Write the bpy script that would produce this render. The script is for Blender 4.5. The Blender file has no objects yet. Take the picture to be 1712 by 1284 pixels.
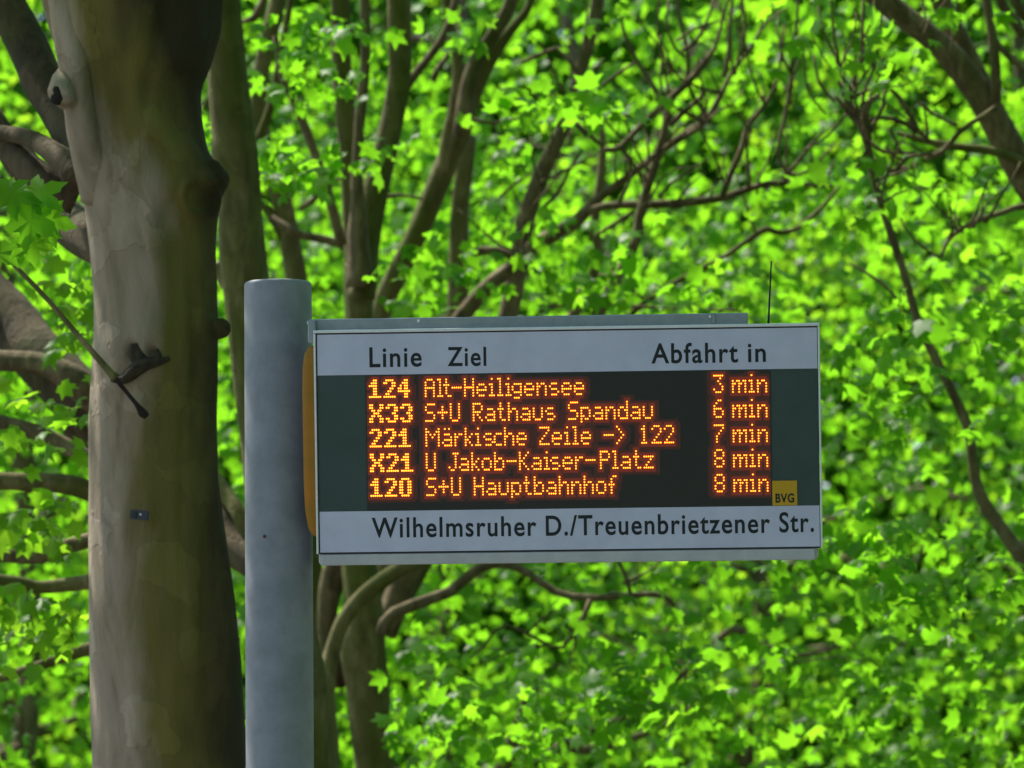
import bpy, math, random
import numpy as np
from mathutils import Matrix, Vector

R = math.radians
rng = np.random.default_rng(11)
random.seed(5)
sc = bpy.context.scene
col = sc.collection

# ------------------------------------------------------------------ camera
F_PX = 8750.0
PITCH, ROLL = R(5.55), 0.0083
DENS, DENS_TOP = 0.62, 0.05
CAM = np.array([0.0, 0.0, 1.6])
_F = np.array([0, math.cos(PITCH), math.sin(PITCH)])
_R0 = np.array([1.0, 0, 0]); _U0 = np.cross(_R0, _F)
_R = math.cos(ROLL) * _R0 - math.sin(ROLL) * _U0
_U = math.sin(ROLL) * _R0 + math.cos(ROLL) * _U0
cd = bpy.data.cameras.new('camera')
cam = bpy.data.objects.new('camera', cd); col.objects.link(cam)
m = Matrix.Identity(4)
for i in range(3):
    m[i][0], m[i][1], m[i][2], m[i][3] = _R[i], _U[i], -_F[i], CAM[i]
cam.matrix_world = m
cd.lens = 36 * F_PX / 1712; cd.sensor_width = 36; cd.clip_start = 0.1; cd.clip_end = 2000
cd.dof.use_dof = True; cd.dof.focus_distance = 14.05; cd.dof.aperture_fstop = 4.8
sc.camera = cam

# ------------------------------------------------------------------ sky, sun, exposure
SUN_EL, SUN_AZ = R(55), R(-46)          # azimuth from +Y (straight ahead), negative = to the left
w = bpy.data.worlds.new('World'); sc.world = w; w.use_nodes = True
nt = w.node_tree
sky = nt.nodes.new('ShaderNodeTexSky'); sky.sky_type = 'NISHITA'; sky.sun_disc = False
sky.sun_elevation = SUN_EL; sky.sun_rotation = SUN_AZ
bg = nt.nodes['Background']; nt.links.new(sky.outputs[0], bg.inputs[0]); bg.inputs[1].default_value = 0.085
sd = bpy.data.lights.new('sun', 'SUN'); sd.energy = 3.3; sd.angle = R(0.5); sd.color = (1, 0.95, 0.84)
sun = bpy.data.objects.new('sun', sd); col.objects.link(sun)
sdir = Vector((math.sin(SUN_AZ) * math.cos(SUN_EL), math.cos(SUN_AZ) * math.cos(SUN_EL), math.sin(SUN_EL)))
sun.rotation_euler = sdir.to_track_quat('Z', 'Y').to_euler(); sun.location = (0, 0, 30)
sc.view_settings.view_transform = 'Standard'; sc.view_settings.look = 'None'
sc.view_settings.exposure = 1.35; sc.view_settings.gamma = 1; sc.view_settings.use_curve_mapping = False
cy = sc.cycles
cy.max_bounces = 11; cy.diffuse_bounces = 9; cy.glossy_bounces = 2; cy.transmission_bounces = 9; cy.transparent_max_bounces = 4
cy.sample_clamp_indirect = 8

# ------------------------------------------------------------------ helpers
def at(px, py, d):
    """point of the place that lies d metres along the view at photo pixel px, py"""
    return CAM + d * (_F + (px - 856) / F_PX * _R - (py - 642) / F_PX * _U)
def project(P):
    q = P - CAM
    d = q @ _F
    return 856 + F_PX * (q @ _R) / d, 642 - F_PX * (q @ _U) / d, d
def tag(o, label=None, cat=None, group=None, kind=None):
    if label: o['label'] = label
    if cat: o['category'] = cat
    if group: o['group'] = group
    if kind: o['kind'] = kind
    return o
def empty(name, loc, label, cat, group=None):
    o = bpy.data.objects.new(name, None); col.objects.link(o); o.location = loc
    o.empty_display_size = 0.2
    return tag(o, label, cat, group)
def wloc(o):
    v = Vector((0, 0, 0))
    while o is not None:
        v += Vector(o.location); o = o.parent
    return np.array(v)
def mesh_np(name, V, F, smooth=False, tri=False):
    me = bpy.data.meshes.new(name)
    V = np.asarray(V, dtype=np.float32)
    if tri:
        F = np.asarray(F, dtype=np.int32); n = len(F)
        me.vertices.add(len(V)); me.vertices.foreach_set('co', V.ravel())
        me.loops.add(n * 3); me.loops.foreach_set('vertex_index', F.ravel())
        me.polygons.add(n); me.polygons.foreach_set('loop_start', np.arange(0, n * 3, 3, dtype=np.int32))
        me.polygons.foreach_set('loop_total', np.full(n, 3, dtype=np.int32))
        me.update(calc_edges=True)
    else:
        me.from_pydata([tuple(map(float, v)) for v in V], [], F); me.update()
    if smooth: me.polygons.foreach_set('use_smooth', np.ones(len(me.polygons), dtype=bool))
    return me
def obj(name, V, F, mat, parent=None, smooth=False, tri=False, label=None, kind=None):
    V = np.asarray(V, dtype=float)
    if parent is not None: V = V - wloc(parent)
    me = mesh_np(name, V, F, smooth, tri)
    if mat: me.materials.append(mat)
    o = bpy.data.objects.new(name, me); col.objects.link(o)
    if parent is not None: o.parent = parent
    return tag(o, label=label, kind=kind)

# ------------------------------------------------------------------ materials
def new_mat(name):
    mt = bpy.data.materials.new(name); mt.use_nodes = True
    return mt, mt.node_tree, mt.node_tree.nodes['Principled BSDF']
def N(nt, t, **kw):
    n = nt.nodes.new(t)
    for k, v in kw.items():
        if k in n.inputs: n.inputs[k].default_value = v
        else: setattr(n, k, v)
    return n
def ramp(nt, fac, stops):
    r = nt.nodes.new('ShaderNodeValToRGB'); nt.links.new(fac, r.inputs[0])
    e = r.color_ramp.elements
    while len(e) < len(stops): e.new(0.5)
    for k, (p, c) in enumerate(stops):
        e[k].position = p; e[k].color = (*c, 1)
    return r.outputs[0]
def bump(nt, b, h, s, dist=0.01):
    bn = N(nt, 'ShaderNodeBump', Strength=s, Distance=dist)
    nt.links.new(h, bn.inputs['Height']); nt.links.new(bn.outputs[0], b.inputs['Normal'])
def mottled(name, c1, c2, scale=40, rough=0.5, bs=0.1, metal=0, dist=0.001, coat=0):
    mt, nt, b = new_mat(name)
    tc = N(nt, 'ShaderNodeTexCoord'); no = N(nt, 'ShaderNodeTexNoise', Scale=scale, Detail=6, Roughness=0.65)
    nt.links.new(tc.outputs['Object'], no.inputs['Vector'])
    nt.links.new(ramp(nt, no.outputs[0], [(0.35, c1), (0.65, c2)]), b.inputs['Base Color'])
    b.inputs['Roughness'].default_value = rough; b.inputs['Metallic'].default_value = metal
    b.inputs['Coat Weight'].default_value = coat
    bump(nt, b, no.outputs[0], bs, dist)
    return mt
def bark(name, pale, mid, dark, moss, moss_lo=0.45, scale=1.0, bs=0.6, side=None):
    mt, nt, b = new_mat(name)
    L = nt.links.new
    tc = N(nt, 'ShaderNodeTexCoord')
    mp = N(nt, 'ShaderNodeMapping'); mp.inputs['Scale'].default_value = (1, 1, 0.32); L(tc.outputs['Object'], mp.inputs[0])
    n1 = N(nt, 'ShaderNodeTexNoise', Scale=9 * scale, Detail=9, Roughness=0.62, Distortion=0.6); L(mp.outputs[0], n1.inputs['Vector'])
    c = ramp(nt, n1.outputs[0], [(0.28, dark), (0.46, mid), (0.64, pale)])
    n2 = N(nt, 'ShaderNodeTexNoise', Scale=2.6 * scale, Detail=6, Roughness=0.6, Distortion=0.3); L(mp.outputs[0], n2.inputs['Vector'])
    f2 = n2.outputs[0]
    if side:                       # moss and painted shade, stronger to the right and around the fork
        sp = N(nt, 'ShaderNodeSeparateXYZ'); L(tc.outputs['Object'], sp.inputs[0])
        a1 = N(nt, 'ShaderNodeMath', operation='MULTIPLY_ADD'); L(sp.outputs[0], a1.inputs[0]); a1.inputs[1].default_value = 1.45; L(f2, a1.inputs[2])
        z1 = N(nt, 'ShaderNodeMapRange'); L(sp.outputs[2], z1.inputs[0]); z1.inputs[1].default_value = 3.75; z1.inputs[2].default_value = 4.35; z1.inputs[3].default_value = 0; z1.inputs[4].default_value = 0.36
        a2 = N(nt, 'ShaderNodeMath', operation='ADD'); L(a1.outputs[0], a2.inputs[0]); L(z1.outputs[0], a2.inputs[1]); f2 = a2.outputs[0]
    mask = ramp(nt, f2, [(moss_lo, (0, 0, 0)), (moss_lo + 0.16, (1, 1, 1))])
    mx = N(nt, 'ShaderNodeMix', data_type='RGBA'); L(mask, mx.inputs['Factor']); L(c, mx.inputs['A']); mx.inputs['B'].default_value = (*moss, 1)
    fl = N(nt, 'ShaderNodeTexNoise', Scale=5.5 * scale, Detail=4, Roughness=0.5, Distortion=0.25); L(tc.outputs['Object'], fl.inputs['Vector'])
    flm = ramp(nt, fl.outputs[0], [(0.535, (0.72, 0.70, 0.66)), (0.55, (1, 1, 1))])
    m4 = N(nt, 'ShaderNodeMix', data_type='RGBA', blend_type='MULTIPLY'); m4.inputs['Factor'].default_value = 0.55
    L(mx.outputs['Result'], m4.inputs['A']); L(flm, m4.inputs['B']); mx = m4
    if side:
        m3 = N(nt, 'ShaderNodeMix', data_type='RGBA'); L(ramp(nt, f2, [(0.60, (0, 0, 0)), (0.82, (0.97, 0.97, 0.97))]), m3.inputs['Factor'])  # shade tone painted over the right side and the top
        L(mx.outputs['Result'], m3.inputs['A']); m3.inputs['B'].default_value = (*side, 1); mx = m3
    n3 = N(nt, 'ShaderNodeTexVoronoi', Scale=14 * scale); L(mp.outputs[0], n3.inputs['Vector'])
    flake = ramp(nt, n3.outputs['Distance'], [(0.0, (0.55, 0.55, 0.55)), (0.45, (1, 1, 1))])
    m2 = N(nt, 'ShaderNodeMix', data_type='RGBA', blend_type='MULTIPLY'); m2.inputs['Factor'].default_value = 0.5
    L(mx.outputs['Result'], m2.inputs['A']); L(flake, m2.inputs['B'])
    L(m2.outputs['Result'], b.inputs['Base Color']); b.inputs['Roughness'].default_value = 0.85
    b.inputs['Specular IOR Level'].default_value = 0.25
    n4 = N(nt, 'ShaderNodeTexNoise', Scale=38 * scale, Detail=8, Roughness=0.7); L(mp.outputs[0], n4.inputs['Vector'])
    ad0 = N(nt, 'ShaderNodeMath', operation='ADD'); L(n4.outputs[0], ad0.inputs[0]); L(n1.outputs[0], ad0.inputs[1])
    ad = N(nt, 'ShaderNodeMath', operation='ADD'); L(ad0.outputs[0], ad.inputs[0]); L(flm, ad.inputs[1])
    bump(nt, b, ad.outputs[0], bs, 0.012)
    return mt
def leafmat(name, refl, trans, var, mixf=0.62):
    mt, nt, b = new_mat(name)
    L = nt.links.new
    g = N(nt, 'ShaderNodeNewGeometry'); oi = N(nt, 'ShaderNodeObjectInfo')
    ad = N(nt, 'ShaderNodeMath', operation='ADD'); L(g.outputs['Random Per Island'], ad.inputs[0]); L(oi.outputs['Random'], ad.inputs[1])
    fr = N(nt, 'ShaderNodeMath', operation='FRACT'); L(ad.outputs[0], fr.inputs[0])
    def vary(c):
        lo = tuple(x * (1 - var) for x in c); hi = (min(1, c[0] * (1 + 2.2 * var)), min(1, c[1] * (1 + var)), c[2] * (1 + var * 1.6))
        return ramp(nt, fr.outputs[0], [(0.0, lo), (0.6, c), (1.0, hi)])
    L(vary(refl), b.inputs['Base Color']); b.inputs['Roughness'].default_value = 0.42
    b.inputs['Specular IOR Level'].default_value = 0.14
    tr = N(nt, 'ShaderNodeBsdfTranslucent'); L(vary(trans), tr.inputs[0])
    mx = N(nt, 'ShaderNodeMixShader'); mx.inputs[0].default_value = mixf
    L(b.outputs[0], mx.inputs[1]); L(tr.outputs[0], mx.inputs[2])
    L(mx.outputs[0], nt.nodes['Material Output'].inputs['Surface'])
    return mt
M = {}
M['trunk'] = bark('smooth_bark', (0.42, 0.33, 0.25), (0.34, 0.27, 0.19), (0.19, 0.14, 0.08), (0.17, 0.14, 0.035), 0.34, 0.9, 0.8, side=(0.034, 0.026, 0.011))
M['bark4'] = bark('dark_bark', (0.14, 0.105, 0.06), (0.085, 0.062, 0.036), (0.035, 0.026, 0.016), (0.06, 0.062, 0.018), 0.5, 1.2, 0.8)
M['scar'] = mottled('torn_bark', (0.018, 0.012, 0.008), (0.06, 0.045, 0.022), 45, 0.95, 0.8, dist=0.01)
M['hollow'] = mottled('rotten_wood', (0.008, 0.005, 0.004), (0.02, 0.012, 0.008), 60, 0.9, 0.5)
M['bark2'] = bark('mossy_bark', (0.30, 0.245, 0.13), (0.17, 0.145, 0.06), (0.07, 0.055, 0.03), (0.10, 0.11, 0.02), 0.42, 1.4, 0.6)
M['bark3'] = bark('brown_bark', (0.26, 0.20, 0.115), (0.15, 0.11, 0.06), (0.065, 0.045, 0.027), (0.085, 0.09, 0.022), 0.52, 2.0, 0.6)
M['leaf'] = leafmat('leaf_green', (0.055, 0.16, 0.014), (0.245, 0.66, 0.018), 0.2)
M['leaf2'] = leafmat('leaf_yellow_green', (0.065, 0.17, 0.016), (0.31, 0.69, 0.022), 0.2)
M['pole'] = mottled('grey_paint', (0.175, 0.19, 0.20), (0.245, 0.255, 0.275), 11, 0.6, 0.12)
M['beam'] = mottled('zinc_grey', (0.24, 0.28, 0.30), (0.30, 0.34, 0.36), 25, 0.4, 0.08, metal=0.3)
M['alu'] = mottled('aluminium_edge', (0.68, 0.71, 0.72), (0.76, 0.79, 0.79), 60, 0.38, 0.05, metal=0.25)
M['housing'] = mottled('light_grey_housing', (0.42, 0.42, 0.42), (0.50, 0.49, 0.48), 18, 0.5, 0.05)
M['white'] = mottled('white_panel', (0.50, 0.51, 0.63), (0.57, 0.58, 0.70), 9, 0.4, 0.02)
M['black'] = mottled('black_print', (0.004, 0.008, 0.010), (0.008, 0.012, 0.014), 60, 0.7, 0.02)
M['gasket'] = mottled('black_gasket', (0.012, 0.016, 0.016), (0.02, 0.024, 0.024), 80, 0.6, 0.1)
M['dark'] = mottled('dark_teal_glass', (0.030, 0.060, 0.057), (0.036, 0.070, 0.066), 8, 0.25, 0.02)
M['screen'] = mottled('screen_black', (0.012, 0.014, 0.010), (0.018, 0.018, 0.012), 300, 0.55, 0.1)
M['yellow'] = mottled('yellow_enamel', (0.54, 0.31, 0.0), (0.60, 0.34, 0.0), 12, 0.6, 0.02)
M['orange'] = mottled('orange_reflection', (0.24, 0.125, 0.0), (0.36, 0.135, 0.0), 10, 0.75, 0.04)  # reflection colour for the added shell beside the post
M['tagblack'] = mottled('black_plastic', (0.012, 0.014, 0.02), (0.025, 0.028, 0.036), 120, 0.4, 0.1)
M['rust'] = mottled('rusty_bolt', (0.05, 0.02, 0.012), (0.11, 0.04, 0.02), 400, 0.8, 0.3)
M['soil'] = mottled('soil_grass', (0.035, 0.05, 0.015), (0.07, 0.06, 0.035), 3, 0.95, 0.6, dist=0.03)
M['paving'] = mottled('paving_grey', (0.16, 0.155, 0.145), (0.24, 0.235, 0.22), 14, 0.85, 0.4, dist=0.004)
mt, nt, b = new_mat('led_glow')
b.inputs['Base Color'].default_value = (0.3, 0.1, 0.02, 1)
b.inputs['Emission Color'].default_value = (1.0, 0.22, 0.014, 1); b.inputs['Emission Strength'].default_value = 2.4
M['led'] = mt
for nm, st in (('halo_near', 0.045), ('halo_far', 0.009)):  # emissive colours that paint the halo round the lit dots
    mt, nt, b = new_mat(nm); b.inputs['Base Color'].default_value = (0.03, 0.02, 0.014, 1); b.inputs['Roughness'].default_value = 0.6
    b.inputs['Emission Color'].default_value = (1.0, 0.07, 0.002, 1); b.inputs['Emission Strength'].default_value = st
    M[nm] = mt

# ------------------------------------------------------------------ setting
obj('ground', [(-150, -60, 0), (150, -60, 0), (150, 240, 0), (-150, 240, 0)], [(0, 1, 2, 3)], M['soil'], kind='structure')
obj('pavement', [(-60, 8, 0.004), (60, 8, 0.004), (60, 15.2, 0.004), (-60, 15.2, 0.004)], [(0, 1, 2, 3)], M['paving'], kind='structure')

# ------------------------------------------------------------------ tubes for trunks, limbs, twigs
def spline(P, n):
    P = np.asarray(P, float)
    if len(P) == 2:
        t = np.linspace(0, 1, n)[:, None]; return P[0] * (1 - t) + P[1] * t
    Q = np.vstack([2 * P[0] - P[1], P, 2 * P[-1] - P[-2]])
    out = []
    for t in np.linspace(0, len(P) - 1 - 1e-6, n):
        i = int(t); f = t - i
        a, b_, c, d = Q[i], Q[i + 1], Q[i + 2], Q[i + 3]
        out.append(0.5 * (2 * b_ + (c - a) * f + (2 * a - 5 * b_ + 4 * c - d) * f * f + (3 * b_ - a - 3 * c + d) * f ** 3))
    return np.array(out)
def tube(P4, n, sides, wob=0.06, seed=0):
    """P4 rows x, y, z, radius"""
    S = spline(P4, n); C = S[:, :3]; r = np.abs(S[:, 3])
    T = np.gradient(C, axis=0); T /= np.linalg.norm(T, axis=1)[:, None]
    rr = np.random.default_rng(seed)
    ref = np.array([0.05, 1.0, 0.03]) if abs(T[0][1]) < 0.8 else np.array([1.0, 0, 0])
    A = np.cross(T, ref); A /= np.linalg.norm(A, axis=1)[:, None]; B = np.cross(T, A)
    th = np.linspace(0, 2 * math.pi, sides, endpoint=False)
    ph = rr.uniform(0, 6.28, 6); fr = rr.uniform(0.6, 2.2, 6)
    s = np.concatenate([[0], np.cumsum(np.linalg.norm(np.diff(C, axis=0), axis=1))])[:, None]
    k = 1 + wob * (np.sin(2 * th[None] + ph[0] + s * fr[0] * 3) + 0.7 * np.sin(3 * th[None] + ph[1] - s * fr[1] * 4) + 0.8 * np.sin(s * fr[2] * 9 + ph[2] + 1.0 * np.sin(th[None] + ph[4]))
              + 0.5 * np.sin(5 * th[None] + ph[3] + s * 11))
    # knuckles
    for _ in range(max(1, int(s[-1, 0] * 1.6))):
        s0 = rr.uniform(0, s[-1, 0]); t0 = rr.uniform(0, 6.28)
        k += 0.22 * wob / 0.06 * np.exp(-((s - s0) / 0.05) ** 2) * np.exp(-(1 - np.cos(th[None] - t0)) * 2)
    V = C[:, None, :] + (r[:, None] * k)[..., None] * (np.cos(th)[None, :, None] * A[:, None] + np.sin(th)[None, :, None] * B[:, None])
    V = V.reshape(-1, 3)
    F = []
    for i in range(n - 1):
        for j in range(sides):
            a = i * sides + j; b_ = i * sides + (j + 1) % sides
            F.append((a, b_, b_ + sides, a + sides))
    F.append(tuple(range(sides))[::-1]); F.append(tuple((n - 1) * sides + j for j in range(sides)))
    return V, F
_seed = [100]
def limb(name, pts, depth, root, mat, label=None, sides=None, seg=0.05, wob=0.05):
    """pts rows: photo x, photo y, width in photo pixels, optional depth offset"""
    P4 = []
    for p in pts:
        dd = depth + (p[3] if len(p) > 3 else 0)
        P4.append([*at(p[0], p[1], dd), p[2] * dd / F_PX / 2])
    return limb_w(name, P4, root, mat, label, sides, seg, wob)
def limb_w(name, P4, root, mat, label=None, sides=None, seg=0.05, wob=0.05):
    P4 = np.array(P4); _seed[0] += 1
    Ln = np.linalg.norm(np.diff(P4[:, :3], axis=0), axis=1).sum()
    if sides is None: sides = int(np.clip(6 + P4[:, 3].max() * 140, 6, 20))
    n = int(np.clip(Ln / seg, 5, 90))
    V, F = tube(P4, n, sides, wob, _seed[0])
    return obj(name, V, F, mat, root, smooth=True, label=label)

# ------------------------------------------------------------------ the departure board on its post
W_, H_ = 1.36, 0.6027
SIGN_P = np.array([-0.5336, 14.0008, 3.11])
SIGN_YAW, SIGN_TILT, SIGN_ROLL = -0.06, 0.1027, -0.0001
Rm = np.array(Matrix.Rotation(SIGN_YAW, 3, 'Z') @ Matrix.Rotation(SIGN_TILT, 3, 'X') @ Matrix.Rotation(SIGN_ROLL, 3, 'Y'))
POLE = at(465.5, 700, 14.26); POLE[2] = 0
post = empty('departure_board', tuple(POLE), 'electronic bus departure board with amber dot lettering on a grey round post', 'departure board')
def S(u, y, v):
    """board coordinates: u right, y into the board, v down from the face's top edge"""
    return Rm @ np.array([u, y, -v]) + SIGN_P
def S_many(A): return np.array([S(*a) for a in A])
def uv(px, py):
    d = _F + (px - 856) / F_PX * _R - (py - 642) / F_PX * _U
    n = Rm @ np.array([0, 1.0, 0])
    t = ((SIGN_P - CAM) @ n) / (d @ n)
    q = Rm.T @ (CAM + t * d - SIGN_P)
    return q[0], -q[2]
def sbox(name, u0, u1, v0, v1, y0, y1, mat, parent, bev=0.0, label=None, seg=2):
    import bmesh
    bm = bmesh.new()
    A = [(u, y, v) for u in (u0, u1) for y in (y0, y1) for v in (v0, v1)]
    vs = [bm.verts.new(a) for a in A]
    for f in [(0, 1, 3, 2), (4, 6, 7, 5), (0, 4, 5, 1), (2, 3, 7, 6), (0, 2, 6, 4), (1, 5, 7, 3)]: bm.faces.new([vs[i] for i in f])
    if bev > 0: bmesh.ops.bevel(bm, geom=bm.edges[:], offset=bev, segments=seg, affect='EDGES', profile=0.5)
    bmesh.ops.recalc_face_normals(bm, faces=bm.faces[:])
    bm.verts.ensure_lookup_table()
    V = S_many([tuple(v.co) for v in bm.verts]); Fc = [tuple(v.index for v in f.verts) for f in bm.faces]
    bm.free()
    # board frame flips handedness (v points down): turn faces
    Fc = [f[::-1] for f in Fc]
    return obj(name, V, Fc, mat, parent, label=label)
# post
def revolve(prof, cx, cy_, sides):
    th = np.linspace(0, 2 * math.pi, sides, endpoint=False); V = []; F = []
    for r, z in prof: V += [(cx + r * math.cos(t), cy_ + r * math.sin(t), z) for t in th]
    for i in range(len(prof) - 1):
        for j in range(sides): F.append((i * sides + j, i * sides + (j + 1) % sides, (i + 1) * sides + (j + 1) % sides, (i + 1) * sides + j))
    F.append(tuple((len(prof) - 1) * sides + j for j in range(sides)))
    return V, F
PR = 113 / 2 * 14.26 / F_PX
PT = at(465.5, 467.5, 14.26 - PR * 0)[2]
prof = [(PR, 0), (PR, 1.2), (PR, 2.4), (PR, PT - 0.012)] + [(PR - 0.010 + 0.010 * math.cos(a), PT - 0.012 + 0.010 * math.sin(a)) for a in np.linspace(0.2, 1.57, 6)] + [(PR * 0.5, PT + 0.001)]
V, Fc = revolve(prof, POLE[0], POLE[1], 72)
pole_o = obj('pole', V, Fc, M['pole'], post, smooth=True, label='round blue grey painted post')
V, Fc = revolve([(PR + 0.08, 0.006), (PR + 0.08, 0.02), (PR + 0.004, 0.024)], POLE[0], POLE[1], 48)
obj('base_plate', V, Fc, M['beam'], post)
# small rusty bolt on the post
bc = at(443, 898, 14.17); bdir = np.array([bc[0] - POLE[0], 0]); by = POLE[1] - math.sqrt(PR ** 2 - bdir[0] ** 2)
V, Fc = revolve([(0.0045, 0), (0.0045, 0.004), (0.002, 0.006)], 0, 0, 8)
V = [(bc[0] + a, by + 0.0015 - c, bc[2] + b_) for a, b_, c in V]
obj('bolt', V, Fc, M['rust'], post, label='rusty bolt head low on the post')
# housing, frame, panels
HB = H_ + 0.029
housing = sbox('housing', 0.004, W_ - 0.012, 0.004, HB, 0.012, 0.15, M['housing'], post, 0.008, seg=3)
# bottom lip stands forward under the frame
sbox('bottom_cover', 0.010, W_ - 0.020, H_ + 0.0015, HB + 0.002, 0.002, 0.011, M['housing'], housing, 0.0035)
fw = 0.0062
frame = sbox('frame', 0, W_, 0, fw + 0.002, 0, 0.02, M['alu'], post, 0.0016)
sbox('frame_edge', 0, fw - 0.0005, fw + 0.003, H_, 0.0005, 0.02, M['alu'], frame, 0.0014)
sbox('frame_edge', W_ - fw + 0.0012, W_, fw + 0.003, H_, 0.0005, 0.02, M['alu'], frame, 0.0014)
sbox('gasket', fw + 0.0002, W_ - fw + 0.0005, fw + 0.0025, H_, 0.007, 0.0115, M['gasket'], post)
V0, V1, V2, V3 = 0.0122, 0.1225, 0.4880, H_ - 0.0042
g = 0.0006
top_p = sbox('top_panel', fw + 0.0035, W_ - fw - 0.0012, V0, V1 - g, 0.004, 0.0068, M['white'], post, label='pale printed strip reading Linie, Ziel and Abfahrt in')
mid_p = sbox('screen_surround', fw + 0.0032, W_ - fw - 0.0012, V1, V2, 0.0052, 0.0068, M['dark'], post, label='dark grey green band round the screen')
low_p = sbox('bottom_panel', fw + 0.0035, W_ - fw - 0.0012, V2 + g, V3, 0.004, 0.0068, M['white'], post, label='pale printed strip with the name of the stop')
u0 = uv(612, 740)[0]; u1 = uv(1290, 740)[0]
screen = sbox('screen', u0, u1, V1 + 0.0012, V2 - 0.0012, 0.0040, 0.0050, M['screen'], post, label='black dot matrix screen with five lines of amber lettering')
# added round shell standing in for the orange yellow reflection on the post
import bmesh
va, vb = uv(525, 578)[1], uv(530, 897)[1]
nseg = 12; V = []; Fc = []
zs = [va, va + 0.006, va + 0.022, va + 0.06, va + .12, vb - 0.14, vb - 0.07, vb - 0.025, vb - 0.006, vb]
ks = [0.30, 0.55, 0.82, 0.95, 1, 1, 0.93, 0.74, 0.50, 0.30]
for zz, k in zip(zs, ks):
    for j in range(nseg):
        a = math.pi * j / (nseg - 1)
        V.append(S(0.003 - 0.038 * k * math.sin(a) ** 0.8, 0.032 - 0.028 * k * math.cos(a) * 0.85, zz))
for i in range(len(zs) - 1):
    for j in range(nseg - 1): Fc.append((i * nseg + j, i * nseg + j + 1, (i + 1) * nseg + j + 1, (i + 1) * nseg + j))
Fc.append(tuple(range(nseg))[::-1]); Fc.append(tuple((len(zs) - 1) * nseg + j for j in range(nseg)))
obj('reflection_shell', V, Fc, M['orange'], post, smooth=True, label='orange yellow rounded shell standing in for a reflection on the post')
# beam above the board
ub1 = uv(1250, 540)[0]
beam = sbox('mounting_beam', -0.014, ub1, -0.0300, 0.030, 0.028, 0.11, M['beam'], post, 0.003, label='grey square beam along the top of the board')
sbox('joint_plate', uv(1190, 540)[0], uv(1196, 540)[0], -0.0315, -0.002, 0.024, 0.0275, M['beam'], beam, 0.001)
for px in (514, 699, 1187):
    uu = uv(px, 540)[0]
    sbox('bolt', uu - 0.0035, uu + 0.0035, -0.0245, -0.0175, 0.021, 0.0272, M['alu'], beam, 0.0015)
sbox('bracket', -0.016, 0.006, -0.028, 0.035, 0.013, 0.0275, M['beam'], beam, 0.003)
# antenna
ua, _ = uv(1284, 540); ut, vt = uv(1289, 436)
A0, A1 = S(ua, 0.07, 0.006), S(ut, 0.07, vt)
limb_w('antenna', [[*A0, 0.0030], [*(A0 * 0.7 + A1 * 0.3), 0.0026], [*A1, 0.0020]], post, M['black'], 'thin black rod aerial', sides=8, wob=0)

cu = bpy.data.curves.new('t', 'FONT'); cu.body = 'H'; cu.size = 1; to = bpy.data.objects.new('t', cu); col.objects.link(to)
me = bpy.data.meshes.new_from_object(to.evaluated_get(bpy.context.evaluated_depsgraph_get()))
CAP = max(v.co.y for v in me.vertices); bpy.data.objects.remove(to); bpy.data.curves.remove(cu); bpy.data.meshes.remove(me)
# lettering (flat print, 0.3 mm proud)
def print_text(txt, x0, x1, yc_l, yb_l, yb_r, mat, parent, ybase, weight=0.017, name='lettering', lead=None):
    """x0..x1, cap top and baselines in photo pixels on the board's face"""
    cu = bpy.data.curves.new('t', 'FONT'); cu.body = txt; cu.size = 1; cu.offset = weight; cu.resolution_u = 6
    cu.space_character = 1.12
    to = bpy.data.objects.new('t', cu); col.objects.link(to)
    dg = bpy.context.evaluated_depsgraph_get(); me = bpy.data.meshes.new_from_object(to.evaluated_get(dg))
    bpy.data.objects.remove(to); bpy.data.curves.remove(cu)
    A = np.array([tuple(v.co) for v in me.vertices]); polys = [tuple(p.vertices) for p in me.polygons]
    bpy.data.meshes.remove(me)
    CAPH = CAP
    ul, vl = uv(x0, yb_l); ur, vr = uv(x1, yb_r); _, vc = uv(x0, yc_l)
    t = (A[:, 0] - A[:, 0].min()) / (A[:, 0].max() - A[:, 0].min())
    u = ul + (ur - ul) * t; v = vl + (vr - vl) * t - A[:, 1] / CAPH * (vl - vc)
    V = S_many(np.stack([u, np.full(len(u), ybase), v], 1))
    return obj(name, V, polys, mat, parent, label='dark lettering reading ' + txt)
YB = 0.0037
print_text('Linie', 617.5, 705, 581.5, 613.5, 612, M['black'], top_p, YB)
print_text('Ziel', 748, 813, 581, 611.5, 611, M['black'], top_p, YB)
print_text('Abfahrt', 1089, 1234, 575.0, 607, 605.2, M['black'], top_p, YB)
print_text('in', 1250.5, 1280.5, 573.5, 604.8, 604.3, M['black'], top_p, YB)
print_text('Wilhelmsruher', 621.5, 897, 866.5, 898.5, 895.2, M['black'], low_p, YB)
print_text('D./Treuenbrietzener', 912.5, 1287.5, 863, 895.2, 890.2, M['black'], low_p, YB)
print_text('Str.', 1303, 1361, 857.5, 889.6, 888.5, M['black'], low_p, YB)
ya, yb = uv(1291, 804), uv(1333, 845)
badge = sbox('badge', ya[0], yb[0], ya[1], V2 - 0.0004, 0.0030, 0.0038, M['yellow'], post, label='small yellow square badge reading BVG')
print_text('BVG', 1296.5, 1328, 826, 840, 839.6, M['black'], badge, 0.0027, 0.034)

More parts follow.
